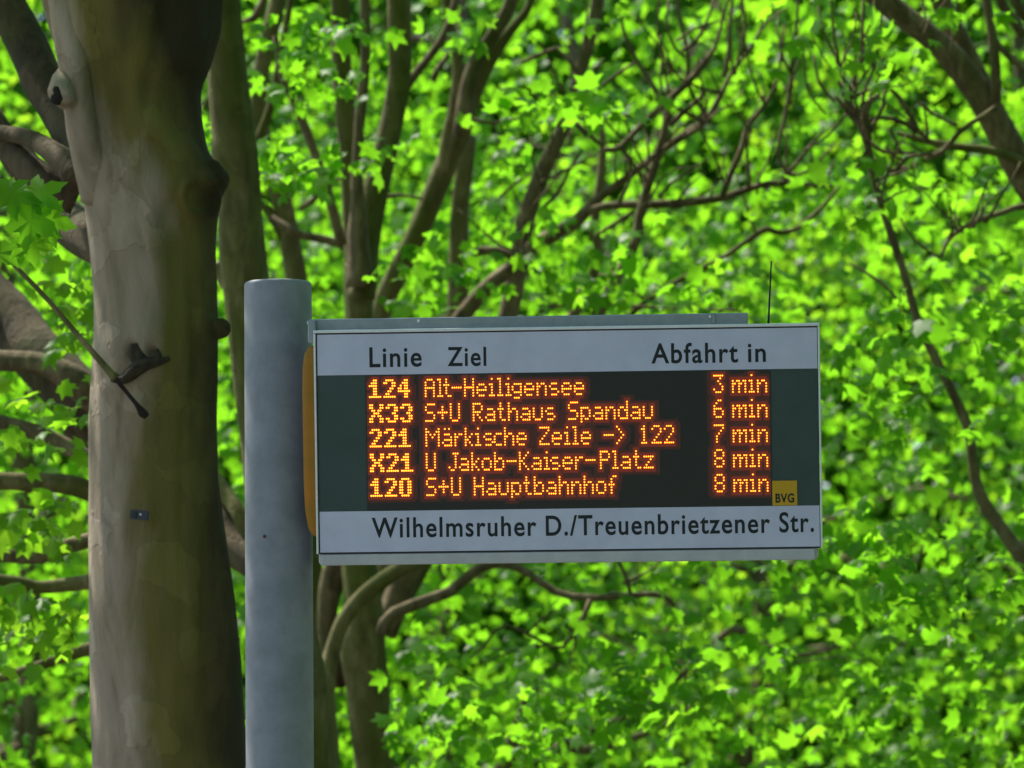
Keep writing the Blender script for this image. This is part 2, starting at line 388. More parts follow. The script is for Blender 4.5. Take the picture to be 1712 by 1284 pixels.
# dot matrix glyphs, seven rows
G = {
'A': [' ### ', '#   #', '#   #', '#####', '#   #', '#   #', '#   #'],
'H': ['#   #', '#   #', '#   #', '#####', '#   #', '#   #', '#   #'],
'S': [' ####', '#    ', '#    ', ' ### ', '    #', '    #', '#### '],
'+': ['     ', '  #  ', '  #  ', '#####', '  #  ', '  #  ', '     '],
'U': ['#   #', '#   #', '#   #', '#   #', '#   #', '#   #', ' ### '],
'R': ['#### ', '#   #', '#   #', '#### ', '# #  ', '#  # ', '#   #'],
'P': ['#### ', '#   #', '#   #', '#### ', '#    ', '#    ', '#    '],
'K': ['#   #', '#  # ', '# #  ', '##   ', '# #  ', '#  # ', '#   #'],
'J': ['  ###', '   # ', '   # ', '   # ', '   # ', '#  # ', ' ##  '],
'Z': ['#####', '    #', '   # ', '  #  ', ' #   ', '#    ', '#####'],
'M': ['#     #', '##   ##', '# # # #', '#  #  #', '#     #', '#     #', '#     #'],
'-': ['     ', '     ', '     ', '#####', '     ', '     ', '     '],
'>': ['#   ', ' #  ', '  # ', '   #', '  # ', ' #  ', '#   '],
'l': ['## ', ' # ', ' # ', ' # ', ' # ', ' # ', '###'],
'i': [' # ', '   ', '## ', ' # ', ' # ', ' # ', '###'],
't': [' #  ', ' #  ', '### ', ' #  ', ' #  ', ' #  ', '  ##'],
'e': ['     ', '     ', ' ### ', '#   #', '#####', '#    ', ' ### '],
'g': ['     ', '     ', ' ####', '#   #', '#   #', ' ####', '    #', ' ### '],
'n': ['     ', '     ', '# ## ', '##  #', '#   #', '#   #', '#   #'],
's': ['     ', '     ', ' ### ', '#    ', ' ### ', '    #', ' ### '],
'a': ['     ', '     ', ' ### ', '    #', ' ####', '#   #', ' ####'],
'ä': [' # # ', '     ', ' ### ', '    #', ' ####', '#   #', ' ####'],
'h': ['#    ', '#    ', '# ## ', '##  #', '#   #', '#   #', '#   #'],
'u': ['     ', '     ', '#   #', '#   #', '#   #', '#   #', ' ### '],
'p': ['     ', '     ', '#### ', '#   #', '#   #', '##  #', '# ## ', '#    '],
'd': ['    #', '    #', ' ## #', '#  ##', '#   #', '#   #', ' ####'],
'b': ['#    ', '#    ', '# ## ', '##  #', '#   #', '#   #', '#### '],
'r': ['    ', '    ', '# ##', '##  ', '#   ', '#   ', '#   '],
'k': ['#   ', '#   ', '#  #', '# # ', '##  ', '# # ', '#  #'],
'c': ['    ', '    ', ' ###', '#   ', '#   ', '#   ', ' ###'],
'o': ['     ', '     ', ' ### ', '#   #', '#   #', '#   #', ' ### '],
'f': ['  ##', ' #  ', ' #  ', '### ', ' #  ', ' #  ', ' #  '],
'z': ['     ', '     ', '#####', '   # ', '  #  ', ' #   ', '#####'],
'm': ['       ', '       ', '# ## ##', '## ## #', '#  #  #', '#  #  #', '#  #  #'],
'1': [' # ', '## ', ' # ', ' # ', ' # ', ' # ', '###'],
'2': [' ### ', '#   #', '    #', '   # ', '  #  ', ' #   ', '#####'],
'3': ['#####', '   # ', '  #  ', '   # ', '    #', '#   #', ' ### '],
'6': ['  ## ', ' #   ', '#    ', '#### ', '#   #', '#   #', ' ### '],
'7': ['#####', '    #', '   # ', '  #  ', ' #   ', ' #   ', ' #   '],
'8': [' ### ', '#   #', '#   #', ' ### ', '#   #', '#   #', ' ### '],
'B1': ['  ##  ', ' ###  ', '####  ', '  ##  ', '  ##  ', '  ##  ', '######'],
'B2': [' #### ', '##  ##', '    ##', '   ## ', '  ##  ', ' ##   ', '######'],
'B3': [' #### ', '##  ##', '    ##', '   ## ', '    ##', '##  ##', ' #### '],
'B4': ['   ## ', '  ### ', ' # ## ', '## ## ', '######', '   ## ', '   ## '],
'BX': ['##   ##', '##   ##', ' ## ## ', '  ###  ', ' ## ## ', '##   ##', '##   ##'],
'B0': [' #### ', '##  ##', '##  ##', '##  ##', '##  ##', '##  ##', ' #### '],
}
TEXTS = [
 ('Alt-Heiligensee', [0, 6, 9, 13, 19, 25, 31, 35, 39, 42, 48, 54, 60, 66, 72]),
 ('S+URathausSpandau', [0, 6, 12, 23, 29, 35, 40, 46, 52, 58, 69, 75, 81, 87, 93, 99, 105]),
 ('MärkischeZeile->122', [0, 8, 14, 19, 24, 28, 33, 38, 44, 55, 61, 67, 71, 75, 86, 92, 104, 109, 115]),
 ('UJakob-Kaiser-Platz', [0, 11, 16, 22, 27, 33, 39, 45, 51, 57, 60, 66, 72, 77, 84, 90, 94, 100, 105]),
 ('S+UHauptbahnhof', [0, 6, 12, 23, 29, 35, 41, 47, 52, 58, 64, 70, 76, 82, 88]),
]
FULL = ['Alt-Heiligensee', 'S+U Rathaus Spandau', 'Märkische Zeile -> 122', 'U Jakob-Kaiser-Platz', 'S+U Hauptbahnhof']
NUMS = [('124', [0, 7, 14]), ('X33', [0, 8, 15]), ('221', [0, 7, 14]), ('X21', [0, 8, 15]), ('120', [0, 7, 14])]
MINS = ['3', '6', '7', '8', '8']
# dot grid of the screen: origin at the first dot of the first route number
ga = uv(617.8, 636.3); gb = uv(1193.6, 628.9); gc = uv(620.3, 801.6)
PV = (gc[1] - ga[1]) / 36.0
PH = (gb[0] - ga[0]) / 166.0
th6 = np.linspace(0, 2 * math.pi, 8, endpoint=False)
def led_row(cells, name, label, rad):
    V = []; F = []
    for c, r in cells:
        u = ga[0] + c * PH; v = ga[1] + r * PV
        b0 = len(V)
        for rr_, yy in ((1.0, 0.0038), (0.92, 0.0024), (0.55, 0.0013)):
            for t in th6: V.append(S(u + rad * rr_ * math.cos(t), yy, v + rad * rr_ * math.sin(t)))
        for k in range(2):
            for j in range(8): F.append((b0 + k * 8 + j, b0 + k * 8 + (j + 1) % 8, b0 + (k + 1) * 8 + (j + 1) % 8, b0 + (k + 1) * 8 + j))
        F.append(tuple(b0 + 16 + j for j in range(8)))
    return obj(name, V, F, M['led'], screen, smooth=True, label=label)
def cells(chars, cols, r0, c0):
    out = []
    for ch, cc in zip(chars, cols):
        for r, row in enumerate(G[ch]):
            for c, x in enumerate(row):
                if x == '#': out.append((c0 + cc + c, r0 + r))
    return out
XT = round((uv(713.1, 740)[0] - ga[0]) / PH)
lit = set()
def words(full, cols_):
    out = []; k = 0
    for w_ in full.split(' '):
        out.append((w_, cols_[k:k + len(w_)])); k += len(w_)
    return out
for k in range(5):
    n_, cc = NUMS[k]
    q = cells(['B' + c for c in n_], cc, 9 * k, 0); lit |= set(q)
    led_row(q, 'route_number', 'amber dot lettering reading ' + n_, 0.0024)
    for w_, cw in words(FULL[k], TEXTS[k][1]):
        q = cells(list(w_), cw, 9 * k, XT); lit |= set(q)
        led_row(q, 'destination_text', 'amber dot lettering reading ' + w_, 0.0021)
    q = cells([MINS[k]], [0], 9 * k, 166); lit |= set(q)
    led_row(q, 'waiting_time', 'amber dot figure ' + MINS[k] + ' in the waiting time column', 0.0021)
    q = cells(['m', 'i', 'n'], [9, 17, 21], 9 * k, 166); lit |= set(q)
    led_row(q, 'waiting_unit', 'amber dot lettering reading min', 0.0021)
near = {(c + a, r + b_) for c, r in lit for a in (-1, 0, 1) for b_ in (-1, 0, 1)}
far = {(c + a, r + b_) for c, r in near for a in (-2, -1, 0, 1, 2) for b_ in (-1, 0, 1)} - near
for nm, cs in (('halo_near', near), ('halo_far', far)):
    V = []; F = []
    for c, r in sorted(cs):
        u = ga[0] + c * PH; v = ga[1] + r * PV; b0 = len(V)
        if not (u0 + .004 < u < u1 - .003 and V1 + .0052 < v < V2 - .0052): continue
        V += [S(u + a * PH / 2, 0.00385, v + b_ * PV / 2) for a, b_ in ((-1, -1), (1, -1), (1, 1), (-1, 1))]
        F.append((b0, b0 + 1, b0 + 2, b0 + 3))
    obj('painted_halo', V, F, M[nm], screen, kind='stuff')  # added glowing tiles, the halo painted round the dots

# ------------------------------------------------------------------ trees
def ground_xy(px, py, d):
    p = at(px, py, d); return p
# the big trunk on the left
D1 = 16.0
c1 = at(270, 1284, D1)
t1 = empty('street_tree', (c1[0], c1[1], 0), 'thick pale barked street tree at the left with knots and a mossy right side painted with shade', 'tree', 'trees along the street')
PROF = [(-330, 45, 395), (-200, 45, 395), (-90, 58, 385), (0, 74, 372), (60, 92, 368), (110, 104, 350), (150, 106, 336), (200, 112, 338), (250, 122, 346), (290, 134, 362), (320, 142, 368),
        (360, 147, 362), (420, 153, 359), (500, 158, 362), (560, 159, 366), (620, 156, 364), (700, 152, 361), (800, 150, 364), (860, 150, 372), (930, 151, 384),
        (1000, 152, 394), (1100, 153, 404), (1284, 155, 414), (1700, 150, 425), (2150, 130, 450), (2290, 85, 500)]
PROF = np.array(PROF, float)
ys = np.concatenate([np.linspace(-330, 1290, 330), np.linspace(1300, 2290, 60)])
xl = np.interp(ys, PROF[:, 0], PROF[:, 1]); xr = np.interp(ys, PROF[:, 0], PROF[:, 2])
ker = np.hanning(11); ker /= ker.sum()
xl = np.convolve(np.pad(xl, 5, 'edge'), ker, 'valid'); xr = np.convolve(np.pad(xr, 5, 'edge'), ker, 'valid')
SD = 160
th = np.linspace(0, 2 * math.pi, SD, endpoint=False)
rr = np.random.default_rng(3); sm = rr.uniform(0, 6.28, 12)
V = []
feat = [  # px, py, sx, sy, height m
    (352, 300, 26, 24, 0.046), (318, 262, 20, 18, 0.018), (290, 330, 16, 30, 0.012), (205, 95, 22, 26, 0.02), (300, 110, 22, 22, 0.022), (265, 30, 18, 30, 0.022), (250, 165, 12, 40, -0.014), (100, 155, 16, 24, 0.022), (150, 60, 26, 60, 0.022), (210, 330, 30, 80, 0.014), (235, 600, 46, 40, 0.022), (262, 560, 26, 22, 0.012),
    (180, 250, 22, 60, -0.014), (300, 420, 20, 90, -0.016), (330, 620, 10, 200, -0.018), (312, 800, 9, 170, -0.012), (350, 1000, 10, 160, -0.020), (372, 1150, 14, 120, 0.016),
    (300, 1150, 16, 150, 0.010), (240, 120, 30, 60, 0.020), (300, 180, 22, 50, -0.016), (205, 180, 20, 40, -0.012), (260, 230, 24, 40, 0.016), (130, 215, 14, 30, 0.012),
    (228, 596, 8, 16, -0.034), (262, 600, 7, 12, -0.030), (240, 684, 14, 10, 0.012), (190, 655, 10, 18, 0.010), (280, 40, 30, 50, -0.02), (330, 90, 20, 40, 0.018)]
for i, y in enumerate(ys):
    cx = (xl[i] + xr[i]) / 2; rw = (xr[i] - xl[i]) / 2 * D1 / F_PX
    C = at(cx, y, D1)
    up = min(1, max(0, (700 - y) / 700))
    dirx = np.cos(th); diry = np.sin(th)
    z = C[2]
    k = 1 + 0.018 * np.sin(3 * th + sm[0] + z * 0.9) + 0.014 * np.sin(5 * th + sm[1] - z * 1.6) + 0.010 * np.sin(9 * th + sm[2] + 2.2 * np.sin(z * 1.3)) + 0.006 * np.sin(16 * th + sm[3] + 3 * np.sin(z * 2.1))
    k += (0.005 + 0.011 * up) * (np.sin(7 * th + z * 7 + sm[4] + 2 * np.sin(2 * th + z * 4)) + np.sin(4 * th - z * 9 + sm[5]) * 0.8 + 0.6 * np.sin(11 * th + z * 15 + sm[6] + 2 * np.sin(3 * th - z * 6)))
    X = C[0] + rw * dirx * k; Y = C[1] + rw * diry * k * 0.95
    P = np.stack([X, Y, np.full(SD, z)], 1)
    px = cx + rw * dirx * F_PX / D1
    face = diry < 0.25
    dsp = np.zeros(SD)
    for fx, fy, sx, sy, hh in feat: dsp += hh * np.exp(-((px - fx) / sx) ** 2 - ((y - fy) / sy) ** 2)
    rad = np.hypot((px - 333) / 0.85, y - 341)
    dsp += 0.020 * np.exp(-((rad - 29) / 6) ** 2) + 0.012 * np.exp(-(rad / 12) ** 2)
    rad = np.hypot((px - 98), (y - 156) / 1.3)
    dsp -= 0.05 * np.exp(-(rad / 9) ** 2)
    dsp *= face
    P[:, 0] += dsp * dirx; P[:, 1] += dsp * diry
    V.append(P)
V = np.vstack(V); nR = len(ys); Fc = []
for i in range(nR - 1):
    for j in range(SD):
        a = i * SD + j; b_ = i * SD + (j + 1) % SD
        Fc.append((a, a + SD, b_ + SD, b_))
Fc.append(tuple(range(SD)))
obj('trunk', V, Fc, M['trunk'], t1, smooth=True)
# fork limbs above, knots and stubs
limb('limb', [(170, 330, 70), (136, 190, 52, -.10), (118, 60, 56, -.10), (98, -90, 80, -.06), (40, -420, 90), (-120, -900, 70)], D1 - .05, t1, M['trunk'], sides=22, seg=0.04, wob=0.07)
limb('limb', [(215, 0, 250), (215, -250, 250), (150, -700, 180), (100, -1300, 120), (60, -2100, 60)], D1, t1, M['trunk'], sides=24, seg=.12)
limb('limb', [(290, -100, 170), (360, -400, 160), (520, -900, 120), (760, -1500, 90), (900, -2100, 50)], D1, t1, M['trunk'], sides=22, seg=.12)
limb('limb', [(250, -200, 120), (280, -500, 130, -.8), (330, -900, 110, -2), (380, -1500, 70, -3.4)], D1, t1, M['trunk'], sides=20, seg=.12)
limb('limb', [(140, 300, 60), (98, 262, 40, .1), (50, 232, 30, .25), (0, 222, 26, .35), (-80, 205, 22, .4)], D1 + .12, t1, M['bark4'])
limb('limb', [(130, 330, 60, .2), (70, 300, 60, .2), (10, 240, 46, .3), (-60, 170, 40, .3)], D1 + .2, t1, M['bark4'])
limb('limb', [(160, 300, 70), (96, 180, 62, .3), (40, 70, 66, .5), (-10, -40, 70, .6), (-60, -200, 70, .7)], D1 + .2, t1, M['bark4'])
limb('limb', [(200, 420, 90), (110, 370, 74, .4), (50, 300, 50, .5), (-20, 190, 44, .5)], D1 + .35, t1, M['bark4'])
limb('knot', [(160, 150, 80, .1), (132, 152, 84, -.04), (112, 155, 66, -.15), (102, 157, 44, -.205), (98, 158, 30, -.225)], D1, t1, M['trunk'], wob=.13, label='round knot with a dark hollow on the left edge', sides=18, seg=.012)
limb('knot_hollow', [(98, 158, 22, -.215), (97.5, 158, 19, -.2275)], D1, t1, M['hollow'], wob=.25, sides=14, seg=.004, label='dark hollow in the knot')
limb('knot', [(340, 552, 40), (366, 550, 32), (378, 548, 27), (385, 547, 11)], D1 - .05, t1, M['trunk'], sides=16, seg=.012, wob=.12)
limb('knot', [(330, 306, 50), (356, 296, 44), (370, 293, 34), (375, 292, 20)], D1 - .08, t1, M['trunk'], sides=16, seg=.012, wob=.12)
limb('twig', [(-60, 360, 6), (60, 480, 8), (120, 548, 9), (172, 608, 11), (194, 633, 15)], D1 - .30, t1, M['bark2'], label='thin dead twig slanting across the left edge of the trunk', sides=8)
limb('bark_scar', [(186, 634, 10, -.006), (206, 634, 20, .004), (228, 622, 26, .0), (246, 612, 30, .002), (266, 606, 26, .004), (284, 600, 12, .01)], D1 - .179, t1, M['scar'], label='dark torn scar in the bark at the foot of the dead twig', sides=16, seg=.008, wob=.22)
limb('bark_scar', [(224, 574, 8), (228, 590, 17), (234, 606, 20), (240, 620, 12)], D1 - .186, t1, M['scar'], sides=14, seg=.008, wob=.2)
limb('bark_scar', [(260, 584, 6), (263, 596, 12), (262, 612, 12)], D1 - .191, t1, M['scar'], sides=12, seg=.008, wob=.2)
limb('twig', [(192, 632, 8, -.03), (214, 658, 6), (226, 672, 6), (234, 682, 9, .01), (240, 690, 14, .025), (246, 696, 10, .03)], D1 - .275, t1, M['hollow'], sides=10, wob=.15, seg=.012)

# black tag fixed to the trunk
tc_ = at(233, 861, D1 - .243)
tagr = empty('trunk_tag', tuple(tc_), 'small black plastic tag nailed slightly crooked on the thick trunk', 'tag')
import bmesh
def wbox(name, c, dx, dy, dz, rot, mat, parent, bev):
    bm = bmesh.new(); bmesh.ops.create_cube(bm, size=1)
    for v in bm.verts: v.co = Vector((v.co.x * dx, v.co.y * dy, v.co.z * dz))
    bmesh.ops.bevel(bm, geom=bm.edges[:], offset=bev, segments=2, affect='EDGES')
    V = np.array([tuple(rot @ v.co) for v in bm.verts]) + c
    Fc = [tuple(v.index for v in f.verts) for f in bm.faces]; bm.free()
    return obj(name, V, Fc, mat, parent)
rt = Matrix.Rotation(R(6), 3, 'Y') @ Matrix.Rotation(R(-8), 3, 'Z')
k_ = D1 / F_PX
wbox('plate', tc_, 31 * k_, 0.012, 16 * k_, rt, M['tagblack'], tagr, .002)
wbox('nail', tc_ + np.array([.004, -.008, .001]), 0.006, 0.006, 0.006, rt, M['alu'], tagr, .0015)
wbox('clip', tc_ + np.array([-.013, -.007, .001]), 0.012, 0.006, 0.02, rt, M['gasket'], tagr, .0015)

def base_of(px, d, py=1284):
    p = at(px, py, d); return (p[0], p[1], 0)
def down(pts, x2, wd):
    """extend a stem (first point lowest) to the ground"""
    return [(x2, 2400, wd)] + pts
# T2 second trunk just behind
t2 = empty('street_tree', base_of(505, 18), 'olive mossy trunk close behind the right edge of the thickest trunk', 'tree', 'trees along the street')
limb('trunk', [(520, 1900, 125), (512, 1400, 118), (500, 1200, 108), (474, 1000, 92), (446, 800, 82), (424, 620, 76), (408, 460, 74), (398, 300, 70), (388, 180, 70), (372, 60, 72), (352, -80, 76), (330, -400, 70), (300, -1200, 40)], 18, t2, M['bark2'], sides=24, seg=.06)
limb('limb', [(470, 960, 70), (330, 860, 90, .3), (220, 760, 90, .5), (150, 690, 100, .5), (80, 610, 95, .6), (0, 520, 90, .8), (-120, 400, 80, .9)], 18, t2, M['bark4'])
limb('limb', [(260, 760, 50, .5), (150, 655, 55, .3), (80, 612, 40, .3), (0, 604, 36, .3), (-120, 600, 36, .3)], 18, t2, M['bark3'])
limb('branch', [(260, 800, 30), (190, 790, 26), (140, 762, 26), (70, 726, 26), (0, 706, 24), (-80, 690, 22)], 18.2, t2, M['bark3'])
limb('branch', [(300, 860, 40), (190, 836, 36), (120, 812, 34), (50, 806, 30), (-60, 800, 28)], 18.5, t2, M['bark2'])
limb('branch', [(320, 960, 36), (200, 900, 30), (130, 908, 26), (70, 930, 24), (0, 928, 22), (-80, 920, 20)], 17.8, t2, M['bark3'])
limb('branch', [(330, 1010, 30), (210, 970, 26), (140, 974, 24), (70, 982, 20), (30, 974, 20), (-60, 960, 18)], 18.2, t2, M['bark2'])
limb('branch', [(400, 1080, 30), (250, 1060, 26), (150, 1084, 22), (80, 1108, 18), (0, 1134, 16), (-60, 1150, 14)], 18.4, t2, M['bark2'])
limb('branch', [(350, 790, 26, .1), (380, 830, 26), (405, 870, 26, -.1), (440, 960, 30, -.1)], 18.2, t2, M['bark2'])
limb('branch', [(410, 500, 40), (380, 470, 30, .2), (360, 440, 16, .2)], 18.2, t2, M['bark2'])

# T8 stem between the second trunk and the many stemmed tree
t8 = empty('street_tree', base_of(520, 21.5), 'slim crooked tree rising from behind the post top', 'tree', 'trees along the street')
limb('trunk', [(525, 2000, 60), (520, 1200, 50), (510, 700, 44), (500, 520, 38), (490, 430, 34), (466, 310, 32), (436, 220, 30), (434, 150, 28), (444, 80, 27), (464, 0, 26), (480, -120, 24), (500, -500, 14)], 21.5, t8, M['bark2'])
limb('branch', [(478, 400, 22), (455, 360, 18), (425, 320, 18), (405, 290, 14)], 21.5, t8, M['bark2'])
limb('branch', [(452, 365, 16), (500, 392, 16), (540, 400, 15), (580, 412, 14)], 21.4, t8, M['bark3'])
limb('branch', [(500, 350, 9), (530, 330, 9), (560, 300, 7), (600, 290, 6)], 21.4, t8, M['bark3'])
limb('branch', [(430, 240, 16), (452, 180, 14), (462, 130, 12), (476, 60, 12), (492, -40, 10)], 21.2, t8, M['bark2'])
limb('branch', [(395, 40, 12), (425, 30, 14), (450, -20, 12)], 21, t8, M['bark3'])

# the many stemmed tree behind the board
t3 = empty('street_tree', base_of(615, 20.5), 'many stemmed tree fanning out behind the board, its trunk showing below the board', 'tree', 'trees along the street')
TR = [(625, 2300, 110), (632, 1500, 82), (628, 1284, 70), (616, 1180, 68), (606, 1080, 74), (606, 1010, 66), (600, 900, 60), (600, 700, 54), (600, 520, 50), (600, 440, 52)]
limb('trunk', TR, 20.5, t3, M['bark2'], sides=24, seg=.05)
limb('trunk', [(560, 2300, 70), (546, 1300, 40), (546, 1150, 32), (556, 1090, 27), (576, 1035, 25), (614, 990, 26), (670, 950, 26), (720, 915, 30), (800, 800, 30), (860, 620, 30)], 20.2, t3, M['bark2'], sides=16)
limb('limb', [(560, 1150, 50), (548, 1040, 34), (560, 960, 44), (600, 880, 40)], 20.6, t3, M['bark3'])
# stems above the board
limb('limb', [(600, 470, 46), (592, 380, 42), (586, 300, 36), (580, 200, 34), (572, 110, 32), (570, 20, 32), (566, -120, 30), (560, -500, 20)], 20.7, t3, M['bark2'], sides=14)
limb('limb', [(602, 480, 46), (600, 390, 34), (597, 290, 20), (603, 190, 18), (611, 100, 16), (610, 0, 16), (612, -200, 12)], 20.3, t3, M['bark3'])
limb('limb', [(604, 500, 50), (614, 400, 44), (634, 300, 40), (655, 210, 38), (668, 120, 38), (667, 0, 38), (664, -150, 36), (670, -600, 20)], 20.4, t3, M['bark2'], sides=16)
limb('branch', [(572, 410, 18), (550, 330, 17), (520, 240, 16), (490, 165, 14), (474, 130, 12), (460, 60, 10)], 20.6, t3, M['bark3'])
limb('branch', [(640, 330, 10), (668, 326, 6), (706, 332, 5)], 20.6, t3, M['bark3'])
limb('branch', [(664, 170, 16), (690, 130, 15), (720, 92, 14), (745, 55, 15), (760, 10, 14), (770, -60, 12)], 20.6, t3, M['bark3'])
limb('branch', [(600, 860, 44), (618, 640, 40), (638, 520, 38), (668, 450, 36), (706, 370, 38), (738, 296, 36), (762, 236, 38), (782, 180, 34), (812, 110, 28), (850, 55, 18), (884, 10, 14), (900, -60, 12)], 21.2, t3, M['bark2'], sides=16)
limb('limb', [(740, 290, 20), (744, 240, 18), (758, 180, 18), (766, 105, 20), (754, 50, 18), (747, 0, 17), (744, -80, 16)], 21.1, t3, M['bark2'])
limb('limb', [(772, 230, 30), (782, 150, 30), (800, 95, 26), (836, 40, 24), (858, -10, 22), (880, -120, 18)], 21.0, t3, M['bark3'])
limb('limb', [(620, 1020, 44), (700, 800, 40), (752, 620, 38), (764, 520, 36), (768, 420, 34), (770, 330, 32), (782, 230, 30)], 21.7, t3, M['bark2'], sides=14)
limb('limb', [(640, 1060, 50), (720, 860, 40), (810, 650, 36), (850, 525, 34), (866, 440, 31), (880, 365, 29), (905, 294, 27), (930, 240, 25), (947, 202, 24), (968, 130, 22), (984, 70, 22), (1000, 0, 22), (1010, -100, 20)], 21.0, t3, M['bark3'], sides=14)
limb('branch', [(640, 1060, 36), (760, 850, 28), (900, 660, 22), (968, 505, 19), (990, 460, 17), (1002, 425, 15), (994, 375, 14), (1005, 294, 14), (1008, 240, 13), (1003, 202, 11)], 21.2, t3, M['bark2'])
limb('branch', [(700, 620, 26), (800, 495, 26), (850, 452, 26), (900, 406, 26), (955, 376, 24), (985, 348, 19), (1010, 325, 14), (1050, 296, 13), (1094, 261, 12), (1140, 228, 13), (1180, 202, 12), (1205, 160, 9), (1225, 120, 7), (1262, 70, 5), (1280, 20, 3)], 20.8, t3, M['bark3'])
limb('branch', [(975, 356, 14), (1020, 344, 14), (1094, 342, 14), (1150, 338, 15), (1204, 331, 14), (1245, 318, 12), (1290, 306, 10), (1340, 308, 8), (1395, 312, 5)], 20.6, t3, M['bark3'])
limb('branch', [(880, 790, 26), (960, 620, 22), (1014, 496, 19), (1040, 450, 18), (1062, 405, 17), (1070, 360, 15), (1082, 315, 15), (1100, 260, 14), (1112, 215, 13), (1120, 170, 11), (1148, 135, 9), (1148, 80, 7), (1136, 30, 6), (1130, -40, 4)], 20.5, t3, M['bark3'])
limb('branch', [(1404, 311, 5), (1385, 335, 7), (1362, 358, 8), (1330, 383, 9), (1300, 388, 9), (1280, 383, 11), (1250, 402, 9), (1210, 430, 9), (1165, 454, 9), (1120, 478, 10), (1060, 520, 12), (980, 600, 16), (860, 760, 20)], 21, t3, M['bark2'])
TW = [
 [(1112, 182, 8), (1090, 140, 7), (1069, 108, 6), (1045, 60, 5), (1038, 20, 4), (1030, -30, 3)],
 [(1140, 85, 6), (1165, 68, 5), (1182, 35, 4), (1196, -10, 3)],
 [(1208, 328, 8), (1222, 290, 8), (1240, 250, 8), (1250, 212, 7), (1278, 175, 6), (1298, 140, 5), (1306, 90, 4), (1312, 40, 3)],
 [(1252, 316, 6), (1252, 285, 5), (1248, 250, 4), (1256, 215, 3)],
 [(1313, 305, 7), (1312, 285, 5), (1300, 256, 5), (1308, 215, 5), (1318, 165, 5), (1326, 100, 4), (1332, 40, 4), (1336, -20, 3)],
 [(1313, 292, 5), (1335, 270, 5), (1350, 248, 4), (1372, 225, 3), (1405, 205, 2)],
 [(1316, 290, 5), (1345, 290, 4), (1370, 268, 4), (1398, 238, 3)],
 [(1010, 250, 8), (1035, 248, 8), (1062, 220, 8), (1094, 189, 9), (1120, 165, 10), (1150, 138, 10), (1175, 110, 8), (1200, 70, 5), (1210, 20, 4), (1230, -30, 3)],
 [(958, 203, 8), (980, 222, 7), (998, 236, 6), (1008, 246, 6)],
 [(1040, 250, 7), (1055, 268, 6), (1070, 290, 5), (1082, 300, 4)],
 [(1120, 210, 8), (1140, 190, 7), (1165, 170, 6), (1180, 150, 5)],
 [(1178, 195, 7), (1170, 175, 6), (1158, 160, 5), (1152, 140, 5)],
 [(1110, 172, 5), (1104, 130, 4), (1108, 90, 4), (1100, 40, 3), (1104, -20, 2)],
 [(1145, 95, 5), (1125, 75, 4), (1115, 40, 3), (1118, 0, 3)],
 [(1210, 130, 7), (1218, 90, 6), (1220, 50, 5), (1224, 0, 4)],
 [(1240, 95, 4), (1246, 50, 4), (1242, 0, 3)],
 [(1000, 150, 5), (1030, 125, 5), (1050, 112, 4), (1064, 104, 3)],
 [(1130, 180, 5), (1160, 195, 5), (1175, 200, 5)],
 [(995, 395, 5), (1030, 372, 5), (1060, 352, 4)],
 [(905, 350, 5), (935, 320, 5), (948, 290, 4), (975, 250, 3)],
 [(870, 105, 5), (900, 92, 6), (930, 80, 5), (950, 100, 5), (965, 120, 6)],
 [(1100, 330, 5), (1130, 300, 4), (1170, 275, 3), (1190, 262, 2)],
 [(1035, 340, 5), (1050, 310, 4), (1058, 285, 3)],
 [(835, 330, 4), (870, 300, 4), (890, 290, 3)],
 [(1000, 460, 6), (1040, 470, 5), (1075, 500, 4)],
 [(790, 200, 6), (830, 205, 4), (880, 195, 3)],
 [(785, 425, 12), (815, 418, 13), (845, 424, 12), (858, 432, 10)],
 [(1240, 520, 4), (1120, 515, 4), (960, 508, 6), (900, 520, 8)],
 [(724, 135, 8), (735, 110, 8), (746, 100, 6), (752, 70, 5)],
]
for i, t in enumerate(TW): limb('twig', [(a_, b_, c_ * 1.25) for a_, b_, c_ in t], 20.4 + 0.05 * (i % 7), t3, M['bark3'], sides=6)
# below the board
limb('branch', [(640, 1060, 26), (651, 1030, 22), (704, 1006, 19), (750, 990, 18), (780, 965, 17), (807, 948, 17), (835, 942, 16), (862, 948, 15), (892, 964, 14), (929, 990, 13), (982, 1000, 13), (1052, 996, 11), (1092, 994, 9), (1118, 1002, 7), (1132, 1022, 5), (1130, 1050, 3)], 20.0, t3, M['bark3'])
limb('branch', [(988, 1002, 11), (974, 1035, 9), (958, 1062, 7), (935, 1086, 6), (915, 1078, 6), (895, 1066, 6), (876, 1057, 5), (850, 1044, 5), (830, 1052, 5), (812, 1076, 4), (786, 1100, 3)], 19.9, t3, M['bark3'])
limb('twig', [(1055, 996, 7), (1048, 970, 7), (1040, 950, 6), (1030, 930, 5)], 20, t3, M['bark3'], sides=6)
limb('twig', [(1040, 975, 5), (1075, 960, 4), (1105, 940, 3)], 20, t3, M['bark3'], sides=6)
limb('twig', [(910, 1080, 5), (870, 1084, 4), (835, 1098, 3), (800, 1108, 2)], 19.9, t3, M['bark3'], sides=6)
limb('twig', [(880, 1060, 4), (905, 1035, 4), (925, 1022, 3)], 19.9, t3, M['bark3'], sides=6)
limb('twig', [(962, 1055, 5), (962, 1085, 4), (950, 1105, 3), (975, 1130, 2)], 19.9, t3, M['bark3'], sides=6)

